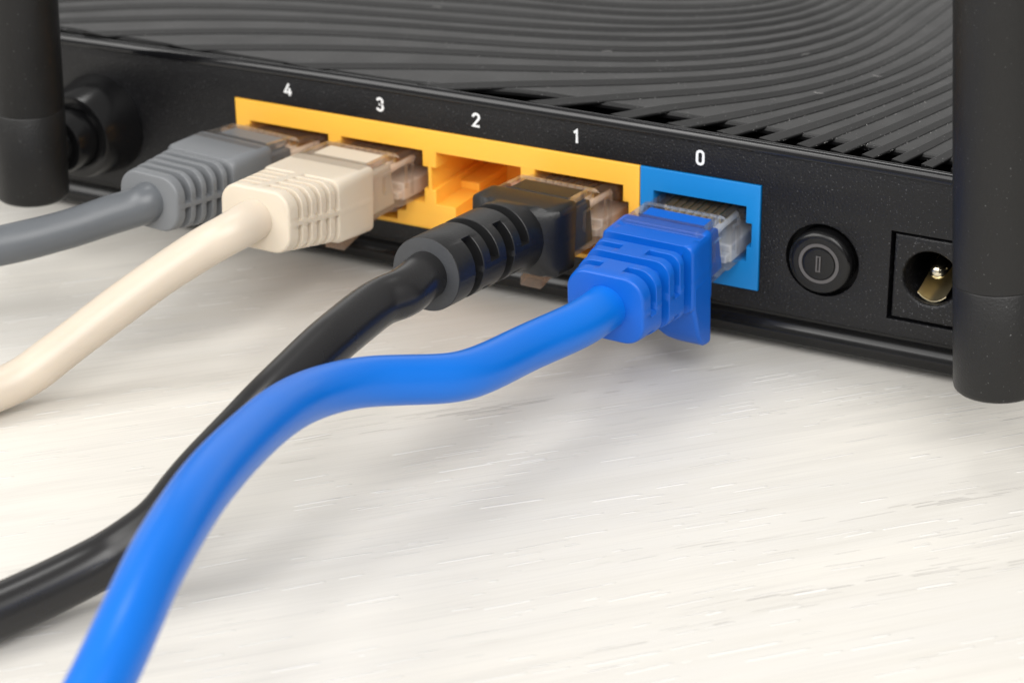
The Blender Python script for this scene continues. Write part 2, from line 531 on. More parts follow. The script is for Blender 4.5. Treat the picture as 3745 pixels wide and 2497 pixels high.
# traced shapes, in millimetres: crease lines of the ribbed lid, centre lines of the cables
CREASES = {0: [[31.6, 1.9], [35.0, 4.0], [38.4, 6.0], [41.8, 7.8], [45.3, 9.7], [48.7, 11.5], [52.2, 13.5], [55.5, 15.7], [58.8, 18.0], [61.8, 20.5], [64.6, 23.3], [67.0, 26.3], [69.1, 29.6], [70.7, 33.1], [71.9, 36.8], [72.7, 40.7], [73.1, 44.7], [73.2, 48.9], [73.2, 53.0], [73.1, 57.0], [73.3, 60.9], [74.0, 64.5]], 1: [[11.6, 1.3], [16.1, 3.4], [20.2, 5.4], [24.3, 7.2], [28.3, 8.9], [32.5, 10.5], [36.7, 12.1], [41.0, 13.7], [45.4, 15.5], [49.6, 17.5], [53.7, 19.7], [57.5, 22.2], [61.0, 25.1], [64.0, 28.4], [66.5, 32.0], [68.5, 36.0], [69.8, 40.4], [70.7, 45.0], [71.0, 49.7], [71.2, 54.5], [71.3, 59.2], [71.7, 63.4]], 2: [[-7.5, 0.8], [-2.7, 3.2], [1.9, 5.5], [6.5, 7.7], [11.2, 9.7], [16.0, 11.4], [21.0, 13.0], [26.0, 14.4], [31.1, 15.8], [36.3, 17.2], [41.3, 18.8], [46.2, 20.7], [50.9, 22.9], [55.2, 25.6], [59.1, 28.8], [62.5, 32.5], [65.3, 36.8], [67.4, 41.5], [68.8, 46.7], [69.6, 52.1], [69.8, 57.4], [69.3, 62.4]], 3: [[-20.9, 1.3], [-16.2, 4.3], [-11.4, 7.1], [-6.5, 9.6], [-1.5, 11.9], [3.7, 13.8], [9.0, 15.4], [14.4, 16.8], [19.9, 18.0], [25.5, 19.1], [31.1, 20.4], [36.6, 21.8], [41.9, 23.5], [47.0, 25.6], [51.8, 28.2], [56.2, 31.4], [60.0, 35.2], [63.2, 39.5], [65.7, 44.5], [67.2, 49.9], [67.7, 55.7], [67.1, 61.6]], 4: [[-31.0, 3.0], [-26.3, 6.1], [-21.3, 9.1], [-16.2, 11.9], [-11.0, 14.4], [-5.7, 16.6], [-0.3, 18.4], [5.2, 20.0], [10.8, 21.3], [16.5, 22.5], [22.2, 23.6], [27.9, 24.7], [33.7, 26.0], [39.3, 27.6], [44.7, 29.5], [49.9, 31.9], [54.6, 34.9], [58.8, 38.6], [62.1, 43.0], [64.4, 48.2], [65.4, 54.1], [64.7, 60.8]], 5: [[-34.6, 7.3], [-30.3, 10.8], [-25.5, 13.8], [-20.5, 16.4], [-15.3, 18.6], [-9.9, 20.5], [-4.5, 22.1], [0.9, 23.4], [6.4, 24.6], [11.9, 25.6], [17.4, 26.6], [22.9, 27.6], [28.5, 28.8], [34.0, 30.1], [39.5, 31.8], [44.8, 33.8], [49.8, 36.3], [54.3, 39.4], [58.2, 43.2], [61.2, 47.7], [62.9, 53.1], [63.0, 59.5]], 6: [[-4.9, 27.2], [-1.2, 27.5], [2.5, 28.0], [6.2, 28.8], [9.8, 29.6], [13.4, 30.4], [17.1, 31.2], [20.7, 31.9], [24.4, 32.5], [28.0, 33.1], [31.7, 33.8], [35.3, 34.6], [39.0, 35.5], [42.5, 36.7], [45.9, 38.2], [49.2, 40.0], [52.2, 42.1], [54.9, 44.7], [57.2, 47.7], [59.0, 51.0], [60.1, 54.5], [60.5, 58.2]], 7: [[14.8, 35.5], [17.2, 36.1], [19.6, 36.5], [22.1, 36.8], [24.5, 37.1], [27.0, 37.4], [29.4, 37.7], [31.9, 38.1], [34.3, 38.6], [36.7, 39.1], [39.1, 39.8], [41.4, 40.6], [43.7, 41.5], [46.0, 42.6], [48.1, 43.9], [50.1, 45.4], [52.0, 47.0], [53.7, 48.7], [55.2, 50.6], [56.6, 52.7], [57.6, 54.9], [58.5, 57.3]], 8: [[23.2, 40.5], [24.7, 40.6], [26.3, 40.8], [27.8, 41.0], [29.4, 41.3], [31.0, 41.5], [32.6, 41.9], [34.1, 42.2], [35.7, 42.6], [37.2, 43.0], [38.8, 43.5], [40.3, 44.1], [41.8, 44.7], [43.2, 45.3], [44.7, 46.0], [46.0, 46.8], [47.4, 47.6], [48.7, 48.5], [49.9, 49.5], [51.1, 50.6], [52.2, 51.7], [53.3, 52.9]], -1: [[46.2, 2.1], [48.7, 4.4], [51.5, 6.6], [54.3, 8.7], [57.2, 10.8], [60.0, 12.9], [62.7, 15.3], [65.1, 17.8], [67.4, 20.4], [69.3, 23.3], [71.0, 26.3], [72.5, 29.5], [73.6, 32.8], [74.5, 36.2], [75.2, 39.7], [75.7, 43.2], [76.0, 46.7], [76.1, 50.2], [76.2, 53.7], [76.3, 57.2], [76.4, 60.7], [76.5, 64.2]], -2: [[56.3, 1.9], [57.8, 4.4], [59.6, 6.5], [61.6, 8.6], [63.8, 10.6], [65.8, 12.6], [67.8, 14.7], [69.7, 16.9], [71.3, 19.3], [72.8, 21.8], [74.0, 24.4], [75.1, 27.2], [76.0, 29.9], [76.7, 32.8], [77.3, 35.6], [77.8, 38.4], [78.2, 41.2], [78.6, 44.0], [78.9, 46.8], [79.1, 49.6], [79.2, 52.6], [79.2, 55.8]], -3: [[63.8, 1.7], [65.3, 3.6], [66.7, 5.5], [68.1, 7.5], [69.4, 9.5], [70.7, 11.6], [71.9, 13.6], [73.1, 15.7], [74.2, 17.8], [75.2, 20.0], [76.2, 22.2], [77.1, 24.4], [77.9, 26.6], [78.7, 28.9], [79.3, 31.2], [79.9, 33.5], [80.4, 35.9], [80.9, 38.2], [81.2, 40.6], [81.5, 43.0], [81.6, 45.4], [81.7, 47.9]], -4: [[69.8, 1.5], [70.7, 3.3], [71.6, 5.1], [72.5, 6.9], [73.3, 8.7], [74.2, 10.5], [75.1, 12.3], [75.9, 14.1], [76.8, 16.0], [77.6, 17.8], [78.4, 19.6], [79.1, 21.5], [79.8, 23.4], [80.5, 25.2], [81.2, 27.1], [81.7, 29.0], [82.3, 31.0], [82.7, 32.9], [83.1, 34.9], [83.5, 36.9], [83.7, 38.9], [83.9, 40.9]], -5: [[74.8, 1.3], [76.4, 4.9], [78.0, 8.4], [79.4, 12.1], [80.7, 15.7], [82.0, 19.4], [83.1, 23.1], [84.2, 26.8], [85.2, 30.6], [86.0, 34.4]], -6: [[79.2, 1.1], [83.6, 14.8], [87.9, 28.4]], -7: [[83.2, 0.8], [86.5, 11.7], [89.7, 22.5]], -8: [[86.8, 0.7], [89.1, 8.9], [91.5, 17.1]], -9: [[90.3, 0.5], [91.8, 6.0], [93.2, 11.6]], -10: [[93.8, 0.3], [94.4, 3.1], [95.1, 5.8]]}
CABLES = {'blue': [[64.7, -23.3, -8.0], [64.0, -28.5, -8.2], [61.7, -36.6, -8.0], [60.2, -46.9, -7.2], [57.0, -52.8, -5.8], [53.8, -58.7, -4.2], [52.7, -67.4, -2.4], [54.6, -77.7, -0.6], [57.8, -89.8, 1.0], [60.7, -98.9, 1.5], [62.8, -105.7, 1.0], [64.7, -111.5, 0.0], [65.8, -116.8, -2.0]], 'white': [[20.5, -26.9, -3.3], [19.7, -30.9, -4.2], [17.1, -32.8, -5.8], [12.9, -37.9, -9.0], [8.6, -44.5, -13.0], [6.0, -49.6, -15.6], [3.5, -53.2, -17.6]], 'grey': [[4.5, -26.4, -4.5], [3.7, -27.1, -5.0], [1.0, -28.8, -5.8], [-2.4, -31.5, -7.0], [-5.9, -34.0, -8.0], [-10.3, -37.1, -9.0]], 'black': [[47.8, -34.1, -3.0], [48.0, -39.0, -3.2], [46.7, -41.5, -3.4], [46.2, -45.2, -3.8], [46.1, -50.5, -4.2], [45.9, -54.5, -4.8], [45.8, -61.5, -6.0], [45.4, -67.0, -7.5], [43.8, -73.8, -10.5], [43.0, -78.2, -13.0], [41.0, -81.0, -14.8], [38.4, -84.1, -16.4], [34.0, -92.9, -17.8]]}

# ------------------------------------------------------------------ tabletop
tb = bmesh.new()
bmesh.ops.create_cube(tb, size=1)
for v in tb.verts:
    v.co = Vector((v.co.x * 160 + 8, v.co.y * 110 - 5, v.co.z * 2.5 - 1.25))
tme = bpy.data.meshes.new('tabletop')
tb.to_mesh(tme)
tb.free()
table = finish('tabletop', tme, MAT['wood'], None, bevel=3)
table['kind'] = 'structure'

# ------------------------------------------------------------------ router
XL, XR, DEPTH, XC = -62.0, 147.0, 140.0, 42.5
router = empty('wifi_router', XC, DEPTH / 2, -TABLE, 'black router with ribbed top and a row of yellow and blue ports along its back', 'router')


def bow(x):
    return -0.00014 * (x - XC) ** 2


# back panel with its openings
pz = -15.8
outer = [(XL, pz), (XR, pz)] + [(XR - (XR - XL) * i / 40, 4.25 + bow(XR - (XR - XL) * i / 40)) for i in range(41)]
block_hole = [(-0.3, 0.06), (73.95, 0.06), (73.95, -13.5), (-0.3, -13.5)]
jack_hole = [(90.0, -2.8), (101.5, -2.8), (101.5, -13.85), (90.0, -13.85)]
BX, BZ = 81.75, -8.05
panel = plate('back_panel', outer, [block_hole, circle(BX, BZ, 4.5), jack_hole], 0.0, 2.0, MAT['panel'], router, bevel=0.12)

# shell behind the panel, with the dark well under the vents
sh = MB()
sh.box(XL, XL + 1.8, 2.0, DEPTH, -17.5, 4.0)
sh.box(XR - 1.8, XR, 2.0, DEPTH, -17.5, 4.0)
sh.box(XL + 1.8, XR - 1.8, DEPTH - 2, DEPTH, -17.5, 4.0)
sh.build('side_shell', MAT['panel'], router, bevel=0.5)
MB().box(XL + 1.9, XR - 1.9, 12.6, DEPTH - 2.1, -17.6, -16.4).box(XL + 1.9, XR - 1.9, 2.1, 24, 0.15, 0.9).build('inner_tray', MAT['void'], router)

# lower edge of the panel: a hollow curve, then the glossy lip of the base
lo = MB()
prof = []
for i in range(9):
    a = math.radians(90 * i / 8)
    prof.append((0.95 * math.sin(a) * 1.0, -15.8 - 1.2 * (1 - math.cos(a))))
prof = [(0.02, -15.79), (0.12, -16.15), (0.38, -16.5), (0.62, -16.85), (0.70, -17.2), (0.55, -17.6), (0.20, -17.95), (-0.05, -18.12),
        (-0.10, -18.25), (0.0, -18.42), (0.16, -19.0), (0.36, -19.6), (0.7, -19.85), (2.0, -19.95), (8.0, -19.95), (8.0, -16.5), (2.0, -15.8)]
lo.prism_x(prof, XL, XR)
lo.build('base_lip', MAT['base'], router, sharp=28)
fb = MB()
fb.box(XL, XR, 8.02, DEPTH, -19.95, -17.7)
fb.build('base_plate', MAT['base'], router, bevel=0.3)
for x, y in ((-48, 16), (133, 16), (-48, 126), (133, 126)):
    MB().lathe_z(x, y, [(4.2, -20.99), (4.5, -20.7), (4.5, -19.9)], 32).build('rubber_foot', MAT['void'], router)

# glossy rim along the top edge
rm = MB()
xs = [XL + (XR - XL) * i / 60 for i in range(61)]
rp = [(0.10, 4.22), (-0.22, 4.26), (-0.30, 4.36), (-0.26, 4.8), (-0.10, 5.22), (0.12, 5.46), (0.36, 5.56), (0.60, 5.55), (0.80, 5.40), (0.86, 5.1), (0.86, 2.2), (0.10, 2.2)]
# the rim stands on the panel's top edge: its lower part tucks in behind
rp = [(0.0, 4.28), (-0.24, 4.30), (-0.30, 4.40), (-0.26, 4.8), (-0.10, 5.20), (0.12, 5.44), (0.36, 5.54), (0.58, 5.53), (0.78, 5.38), (0.84, 5.1), (0.84, 4.28)]
rm.rings([[(x, y, z + bow(x)) for y, z in rp] for x in xs])
rm.build('glossy_rim', MAT['gloss'], router, sharp=32)

# ribbed top cover ------------------------------------------------------------
ZP = 5.15


def floor_edge(x):
    t = min(1, max(0, (x - 20) / 24.0))
    t = t * t * (3 - 2 * t)
    return 1.9 + 3.8 * t - 0.00022 * max(0, x - 62) ** 2 * 3


fl = MB()
vs, fs = [], []
n = len(xs)
for x in xs:
    e = floor_edge(x)
    vs += [(x, DEPTH, ZP), (x, e + 0.35, ZP), (x, e + 0.1, ZP - 0.14), (x, e, ZP - 0.4), (x, e, ZP - 0.8), (x, DEPTH, ZP - 0.8)]
for i in range(n - 1):
    for j in range(6):
        k = (j + 1) % 6
        fs.append((i * 6 + j, i * 6 + k, i * 6 + 6 + k, i * 6 + 6 + j))
fs += [tuple(range(6)), tuple(reversed(range((n - 1) * 6, n * 6)))]
fl.add(vs, fs)
cover = fl.build('top_cover', MAT['cover'], router, sharp=8)


def line(k):
    return [Vector(p) for p in CREASES[k]]


C = {k: line(k) for k in CREASES}
sh_ = lambda P, dx, dy: [p + Vector((dx, dy)) for p in P]
c5l = [Vector((-66, -18)), Vector((-58, -11.5)), Vector((-50, -4.8)), Vector((-42, 1.6))] + C[5]
ext5 = c5l[:]
c6 = sh_(ext5, -2.3, 4.3)
C[6] = [p for p in c6 if p.x < -8] + C[6] + [p for p in c6 if p.y > 61]
c7 = sh_(C[6], -2.0, 4.1)
C[7] = [p for p in c7 if p.x < 12] + C[7] + [p for p in c7 if p.y > 61.5]
c8 = sh_(C[7], -2.0, 4.0)
C[8] = [p for p in c8 if p.x < 21] + C[8] + [p for p in c8 if p.y > 58]
for k in range(9, 28):
    C[k] = sh_(C[k - 1], -2.0, 3.9)
for k in range(-11, -25, -1):
    C[k] = sh_(C[k + 1], 3.52, -0.05)
Y_TIP = 1.25


def trim(P, tip):
    """extend or cut a curve so that it starts at the tip line, and carry its far end to the back of the lid"""
    P = [Vector(p) for p in P]
    while len(P) > 2 and P[1].y < tip:
        P.pop(0)
    d = (P[1] - P[0]).normalized()
    if d.y > 0.02:
        P[0] = P[0] + d * ((tip - P[0].y) / d.y)
    d = (P[-1] - P[-3 if len(P) > 3 else -2]).normalized()
    if d.y < 0.35:
        d = Vector((0.3, 0.95))
    e = P[-1].copy()
    while e.y < DEPTH - 4:
        d = (d * 0.8 + Vector((-0.03, 1)) * 0.2).normalized()
        e = e + d * 8
        P.append(e.copy())
    out = []
    for p in P:
        if p.y > DEPTH - 1:
            break
        out.append(p)
    return out


def nearest(p, P):
    best, bq = 1e9, None
    for a, b in zip(P[:-1], P[1:]):
        ab = b - a
        t = max(0, min(1, (p - a).dot(ab) / max(1e-9, ab.length_squared)))
        q = a + ab * t
        d = (p - q).length
        if d < best:
            best, bq = d, q
    return bq, best


keys = sorted(C)
RIB_H = 0.28
for k in keys[:-1]:
    tip = Y_TIP + bow(C[k][0].x) * 0.4
    A = trim([Vector((p.x, p.y)) for p in C[k]], tip)
    A = [Vector((p.x, p.y)) for p in relax([Vector((p.x, p.y, 0)) for p in A], 3)]
    nxt = [Vector((p.x, p.y)) for p in C[k + 1]]
    nxt = [nxt[0] - (nxt[1] - nxt[0]) * 4] + trim(nxt, tip)
    B = []
    for i, p in enumerate(A):
        t = (A[min(i + 1, len(A) - 1)] - A[max(i - 1, 0)]).normalized()
        nrm = Vector((-t.y, t.x))
        q, d = nearest(p, nxt)
        pitch = min(5.0, max(2.2, d))
        B.append(p + nrm * pitch * 0.38)
    # the far edge starts on the same tip line
    d = (B[1] - B[0]).normalized()
    if d.y > 0.05 and k < 5:
        B[0] = B[0] + d * max(-14, min(14, (tip - B[0].y) / d.y))
    keep = [i for i in range(len(A)) if XL + 1 < A[i].x < XR - 1 and XL + 1 < B[i].x < XR - 1 and A[i].y > tip - 0.5]
    if len(keep) < 3:
        continue
    A = [A[i] for i in keep]
    B = [B[i] for i in keep]
    rings = []
    for i, (a, b) in enumerate(zip(A, B)):
        u = (b - a)
        m_ = a + u * 0.92
        c = a + u * 1.02
        rings.append([(a.x, a.y, ZP - 0.2), (a.x, a.y, ZP - 0.02), (a.x + u.x * 0.06, a.y + u.y * 0.06, ZP + 0.08),
                      (m_.x, m_.y, ZP + RIB_H), (b.x, b.y, ZP + RIB_H - 0.02), (c.x, c.y, ZP + RIB_H - 0.12), (c.x, c.y, ZP - 0.2)])
    MB().rings(rings).build('rib', MAT['cover'], cover, sharp=6)

# ports ---------------------------------------------------------------------
PORTS = [8, 22, 36, 50]


def port_outline(cx):
    h = [(6.0, -2.85), (6.0, -4.95), (6.75, -4.95), (6.75, -7.95), (6.15, -7.95), (6.15, -9.85), (3.35, -9.85), (3.35, -11.35), (2.0, -11.55), (2.0, -12.8)]
    return [(cx - x, z) for x, z in h] + [(cx + x, z) for x, z in reversed(h)]


yb = plate('lan_port_block', [(-0.2, 0), (58.2, 0), (58.2, -13.42), (-0.2, -13.42)], [port_outline(c) for c in PORTS], -0.18, 14.0, MAT['yellow'], router, bevel=0.14)
for c in PORTS:
    for sgn in (-1, 1):
        x0, x1 = sorted((c + sgn * 3.36, c + sgn * 6.14))
        MB().box(x0, x1, 6.2, 13.8, -9.84, -8.75).build('port_step', MAT['yellow'], yb, bevel=0.08)
MB().box(0.2, 57.8, 13.8, 14.8, -13.0, -0.6).build('port_back_wall', MAT['yellow'], yb)
bb = plate('wan_port_block', [(58.32, 0.0), (73.85, 0.0), (73.85, -13.42), (58.32, -13.42)], [port_outline(66.1)], -0.2, 14.0, MAT['wan'], router, bevel=0.12)
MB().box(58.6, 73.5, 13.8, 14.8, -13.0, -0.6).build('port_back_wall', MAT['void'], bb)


# printed port numbers, drawn as thick strokes
def stroke_glyph(ch):
    if ch == '1':
        return [[(-0.33, 0.48), (0.08, 0.86), (0.08, -0.86)]]
    if ch == '0':
        return [[(0.42 * math.cos(t), 0.45 + 0.40 * math.sin(t)) for t in [math.pi * i / 10 for i in range(11)]] +
                [(-0.42, 0.0)] + [(0.42 * math.cos(t), -0.45 + 0.40 * math.sin(t)) for t in [math.pi + math.pi * i / 10 for i in range(11)]] + [(0.42, 0.0), (0.42, 0.45)]]
    if ch == '2':
        return [[(-0.44, 0.40)] + [(0.44 * math.cos(t), 0.42 + 0.42 * math.sin(t)) for t in [math.pi - (math.pi * 1.2) * i / 12 for i in range(13)]] + [(-0.44, -0.82), (0.50, -0.82)]]
    if ch == '3':
        a = [(0.40 * math.cos(t) - 0.02, 0.42 + 0.40 * math.sin(t)) for t in [math.radians(165 - 255 * i / 14) for i in range(15)]]
        b = [(0.45 * math.cos(t) - 0.02, -0.40 + 0.43 * math.sin(t)) for t in [math.radians(90 - 255 * i / 14) for i in range(15)]]
        return [a + b]
    if ch == '4':
        return [[(0.16, 0.84), (-0.52, -0.38), (0.56, -0.38)], [(0.24, 0.22), (0.24, -0.86)]]


def ribbon(P, w):
    """a mitred flat ribbon along a polyline in the (x, z) plane"""
    P = [Vector(p) for p in P]
    Lft, Rgt = [], []
    for i, p in enumerate(P):
        d0 = (p - P[i - 1]).normalized() if i else (P[1] - p).normalized()
        d1 = (P[i + 1] - p).normalized() if i + 1 < len(P) else d0
        n0, n1 = Vector((-d0.y, d0.x)), Vector((-d1.y, d1.x))
        m_ = (n0 + n1)
        m_ = m_.normalized() if m_.length > 1e-4 else n0
        k = w / 2 / max(0.55, m_.dot(n0))
        Lft.append(p + m_ * k)
        Rgt.append(p - m_ * k)
    return Lft, Rgt


for ch, x, z in (('4', 8.15, 2.3), ('3', 21.95, 2.33), ('2', 35.8, 2.34), ('1', 49.65, 2.34), ('0', 66.0, 2.25)):
    g = MB()
    for si, P in enumerate(stroke_glyph(ch)):
        Lf, Rg = ribbon(P, 0.34)
        vs = [(x + p.x * 0.95, -0.012 - 0.006 * si, z + p.y * 0.95) for p in Lf] + [(x + p.x * 0.95, -0.012 - 0.006 * si, z + p.y * 0.95) for p in Rg]
        n_ = len(Lf)
        g.add(vs, [(i, i + 1, n_ + i + 1, n_ + i) for i in range(n_ - 1)])
    o = g.build('port_number', MAT['print'], router, fix=False)
    o['label'] = 'white printed digit ' + ch

# power button ----------------------------------------------------------------
cap = MB().lathe_y(BX, BZ, [(3.7, 1.9), (3.9, 1.4), (3.9, -0.5), (3.78, -0.82), (3.5, -1.05), (3.1, -1.13), (2.56, -1.13), (2.52, -1.06), (2.08, -1.06), (2.04, -1.0),
                             (1.98, -1.0), (1.92, -1.10), (1.7, -1.16), (0.4, -1.16), (0.02, -1.16)], 72).build('power_button', MAT['base'], router, sharp=40)
sr = MB()
nn = 64
for r0, r1 in ((2.10, 2.50),):
    vs = []
    for j in range(nn):
        a = 2 * math.pi * j / nn
        vs += [(BX + r0 * math.cos(a), -1.075, BZ + r0 * math.sin(a)), (BX + r1 * math.cos(a), -1.075, BZ + r1 * math.sin(a))]
    sr.add(vs, [(2 * j, 2 * j + 1, (2 * j + 3) % (2 * nn), (2 * j + 2) % (2 * nn)) for j in range(nn)])
sr.build('symbol_ring', MAT['ring'], cap)
bar = MB()
bar.box(BX - 0.30, BX - 0.10, -1.30, -1.17, BZ - 1.0, BZ + 1.0).box(BX + 0.10, BX + 0.30, -1.30, -1.17, BZ - 1.0, BZ + 1.0)
bar.box(BX - 0.10, BX + 0.10, -1.30, -1.17, BZ + 0.85, BZ + 1.0).box(BX - 0.10, BX + 0.10, -1.30, -1.17, BZ - 1.0, BZ - 0.85)
bar.build('symbol_bar', MAT['ring'], cap, bevel=0.04)
MB().box(BX - 0.10, BX + 0.10, -1.19, -1.165, BZ - 0.85, BZ + 0.85).build('symbol_slot', MAT['void'], cap)
MB().lathe_y(BX, BZ, [(6, 2.2), (6, 4.0)], 32).build('button_well', MAT['void'], cap)

# power jack --------------------------------------------------------------------
JX, JZ = 94.95, -8.0
jack = plate('power_jack', [(90.4, -3.1), (101.2, -3.1), (101.2, -13.6), (90.4, -13.6)], [circle(JX, JZ, 3.28)], 0.12, 12.0, MAT['panel'], router, bevel=0.4)
MB().lathe_y(JX, JZ, [(0.05, -0.1 + 2.0), (0.55, 2.05), (0.85, 2.3), (1.0, 2.8), (1.0, 11.0)], 40).build('centre_pin', MAT['chrome'], jack)
leaf = MB()
rings = []
for y, zc in ((1.0, -3.05), (2.5, -2.75), (5.0, -2.1), (8.0, -1.3), (10.0, -0.9)):
    rings.append([(JX + x, y, JZ + zc + 0.30 * x * x) for x in (-1.7, -1.1, -0.5, 0, 0.5, 1.1, 1.7)] + [(JX + x, y, JZ + zc + 0.30 * x * x - 0.15) for x in (1.7, 1.1, 0.5, 0, -0.5, -1.1, -1.7)])
leaf.rings(rings).build('contact_spring', MAT['leaf'], jack)
MB().box(JX + 1.7, JX + 3.0, 4.0, 11, JZ + 0.2, JZ + 0.75).build('contact_spring', MAT['chrome'], jack, bevel=0.1)
MB().box(90.2, 101.3, 12.0, 13.0, -13.8, -2.9).build('jack_back_wall', MAT['void'], jack)


# antennas ------------------------------------------------------------------------
def make_antenna(x, lean, label):
    RA = 4.82
    zb, zs = -11.8, 0.55
    base_y = -16.0
    ca, sa = math.cos(math.radians(lean)), math.sin(math.radians(lean))

    def tf(px, py, pz_):
        dz = pz_ - zb
        return (x + (px - x) * ca + dz * sa, py, zb + dz * ca - (px - x) * sa)

    a = MB(tf)
    a.lathe_z(x, base_y, [(0.3, zb), (RA - 0.75, zb), (RA - 0.32, zb + 0.10), (RA - 0.08, zb + 0.34), (RA, zb + 0.75), (RA, zs - 0.16), (RA - 0.12, zs)], 72)
    ant = a.build('antenna', MAT['antenna'], router, sharp=40)
    ant['label'] = label
    s = MB(tf)
    s.lathe_z(x, base_y, [(RA - 0.12, zs + 0.002), (RA, zs + 0.14), (RA - 0.25, zs + 70), (RA - 0.9, zs + 128), (RA - 1.4, zs + 131), (RA - 2.6, zs + 132.4), (0.3, zs + 132.6)], 72)
    s.build('antenna_sleeve', MAT['antenna'], ant, sharp=40)
    # hinge: flared collar on the panel, barrel, knuckle that carries the antenna
    hz = -6.9
    c = MB()
    n_ = 64
    rings = []
    for r, y in ((6.9, 0.05), (6.75, -1.2), (5.85, -6.1), (5.7, -6.4), (5.45, -6.5), (4.6, -6.45), (4.2, -6.3), (4.1, -3.0)):
        rings.append([(x - 0.2 + r * math.cos(2 * math.pi * j / n_), y, hz + r * math.sin(2 * math.pi * j / n_)) for j in range(n_)])
    c.rings(rings)
    c.build('hinge_collar', MAT['base'], ant, sharp=35)
    k = MB()
    k.lathe_y(x - 0.2, hz, [(4.0, -3.0), (4.0, -9.6), (3.85, -9.95), (3.5, -10.1), (3.1, -10.1), (2.6, -10.0), (2.4, -10.8)], 56)
    k.build('hinge_barrel', MAT['base'], ant, sharp=35)
    kn = MB()
    kn.box(x - 1.9, x + 1.7, -13.5, -8.9, hz - 2.3, hz + 2.3)
    kn.build('hinge_knuckle', MAT['base'], ant, bevel=0.6)
    return ant


make_antenna(-22.4, 3.0, 'left antenna, bare hinge visible behind it')
make_antenna(108.1, -4.2, 'right antenna, in front of the power jack')


# ------------------------------------------------------------------ network cables
def rrect(hw, hh, r, cz, n=96):
    """rounded rectangle outline, evenly sampled, starting at +x and running counter-clockwise"""
    r = min(r, hw - 0.01, hh - 0.01)
    segs = []
    sx, sy = hw - r, hh - r
    path = []
    q = 24
    for (ox, oy, a0) in ((sx, sy, 0), (-sx, sy, 90), (-sx, -sy, 180), (sx, -sy, 270)):
        for i in range(q + 1):
            a = math.radians(a0 + 90 * i / q)
            path.append((ox + r * math.cos(a), oy + r * math.sin(a), math.cos(a), math.sin(a)))
    # start in the middle of the right side
    path = [(hw, 0.0, 1, 0)] + path + [(hw, 0.0, 1, 0)]
    Ls = [0]
    for a, b in zip(path[:-1], path[1:]):
        Ls.append(Ls[-1] + math.hypot(b[0] - a[0], b[1] - a[1]))
    out = []
    j = 0
    for i in range(n):
        t = Ls[-1] * i / n
        while Ls[j + 1] < t:
            j += 1
        f = (t - Ls[j]) / max(1e-9, Ls[j + 1] - Ls[j])
        a, b = path[j], path[j + 1]
        out.append((a[0] + (b[0] - a[0]) * f, a[1] + (b[1] - a[1]) * f + cz, a[2] + (b[2] - a[2]) * f, a[3] + (b[3] - a[3]) * f))
    return out


def boot_mesh(mb, secs, grooves, n=112, end_round=0.35):
    """loft of (y, hw, hh, r, cz) with slots cut in: (y0, y1, depth, mask(angle in degrees))"""
    def at(y):
        for a, b in zip(secs[:-1], secs[1:]):
            if a[0] <= y <= b[0]:
                t = (y - a[0]) / max(1e-9, b[0] - a[0])
                return [a[i] + (b[i] - a[i]) * t for i in range(1, 5)]
        return list(secs[-1][1:])

    st = [(s[0], None) for s in secs]
    e = 0.04
    for gi, g in enumerate(grooves):
        st += [(g[0] - e, None), (g[0] + 0.02, gi), (g[1] - 0.02, gi), (g[1] + e, None), (g[1] + 0.12, None), (g[0] - 0.12, None)]
    st.sort(key=lambda s: s[0])
    rings = []
    for y, gi in st:
        hw, hh, r, cz = at(y)
        ring = []
        for (px, pz_, nx, nz) in rrect(hw, hh, r, cz, n):
            d = 0.0
            if gi is not None:
                ang = math.degrees(math.atan2((pz_ - cz) / hh, px / hw))
                if grooves[gi][3](ang):
                    d = grooves[gi][2]
            else:
                for g in grooves:
                    if abs(y - g[0] + e) < 1e-6 or abs(y - g[1] - e) < 1e-6:
                        d = 0.07 if g[3](math.degrees(math.atan2((pz_ - cz) / hh, px / hw))) else 0.0
            if len(ring) in (0, n // 2) and d == 0:
                px += 0.07 if px > 0 else -0.07
            ring.append((px - nx * d, y, pz_ - nz * d))
        rings.append(ring)
    y, hw, hh, r, cz = secs[-1]
    for t in (0.4, 0.8, 1.0):
        a = t * math.pi / 2
        dd = end_round * (1 - math.cos(a))
        rings.append([(px - nx * dd, y + end_round * math.sin(a), pz_ - nz * dd) for px, pz_, nx, nz in rrect(hw, hh, r, cz, n)])
    mb.rings(rings)


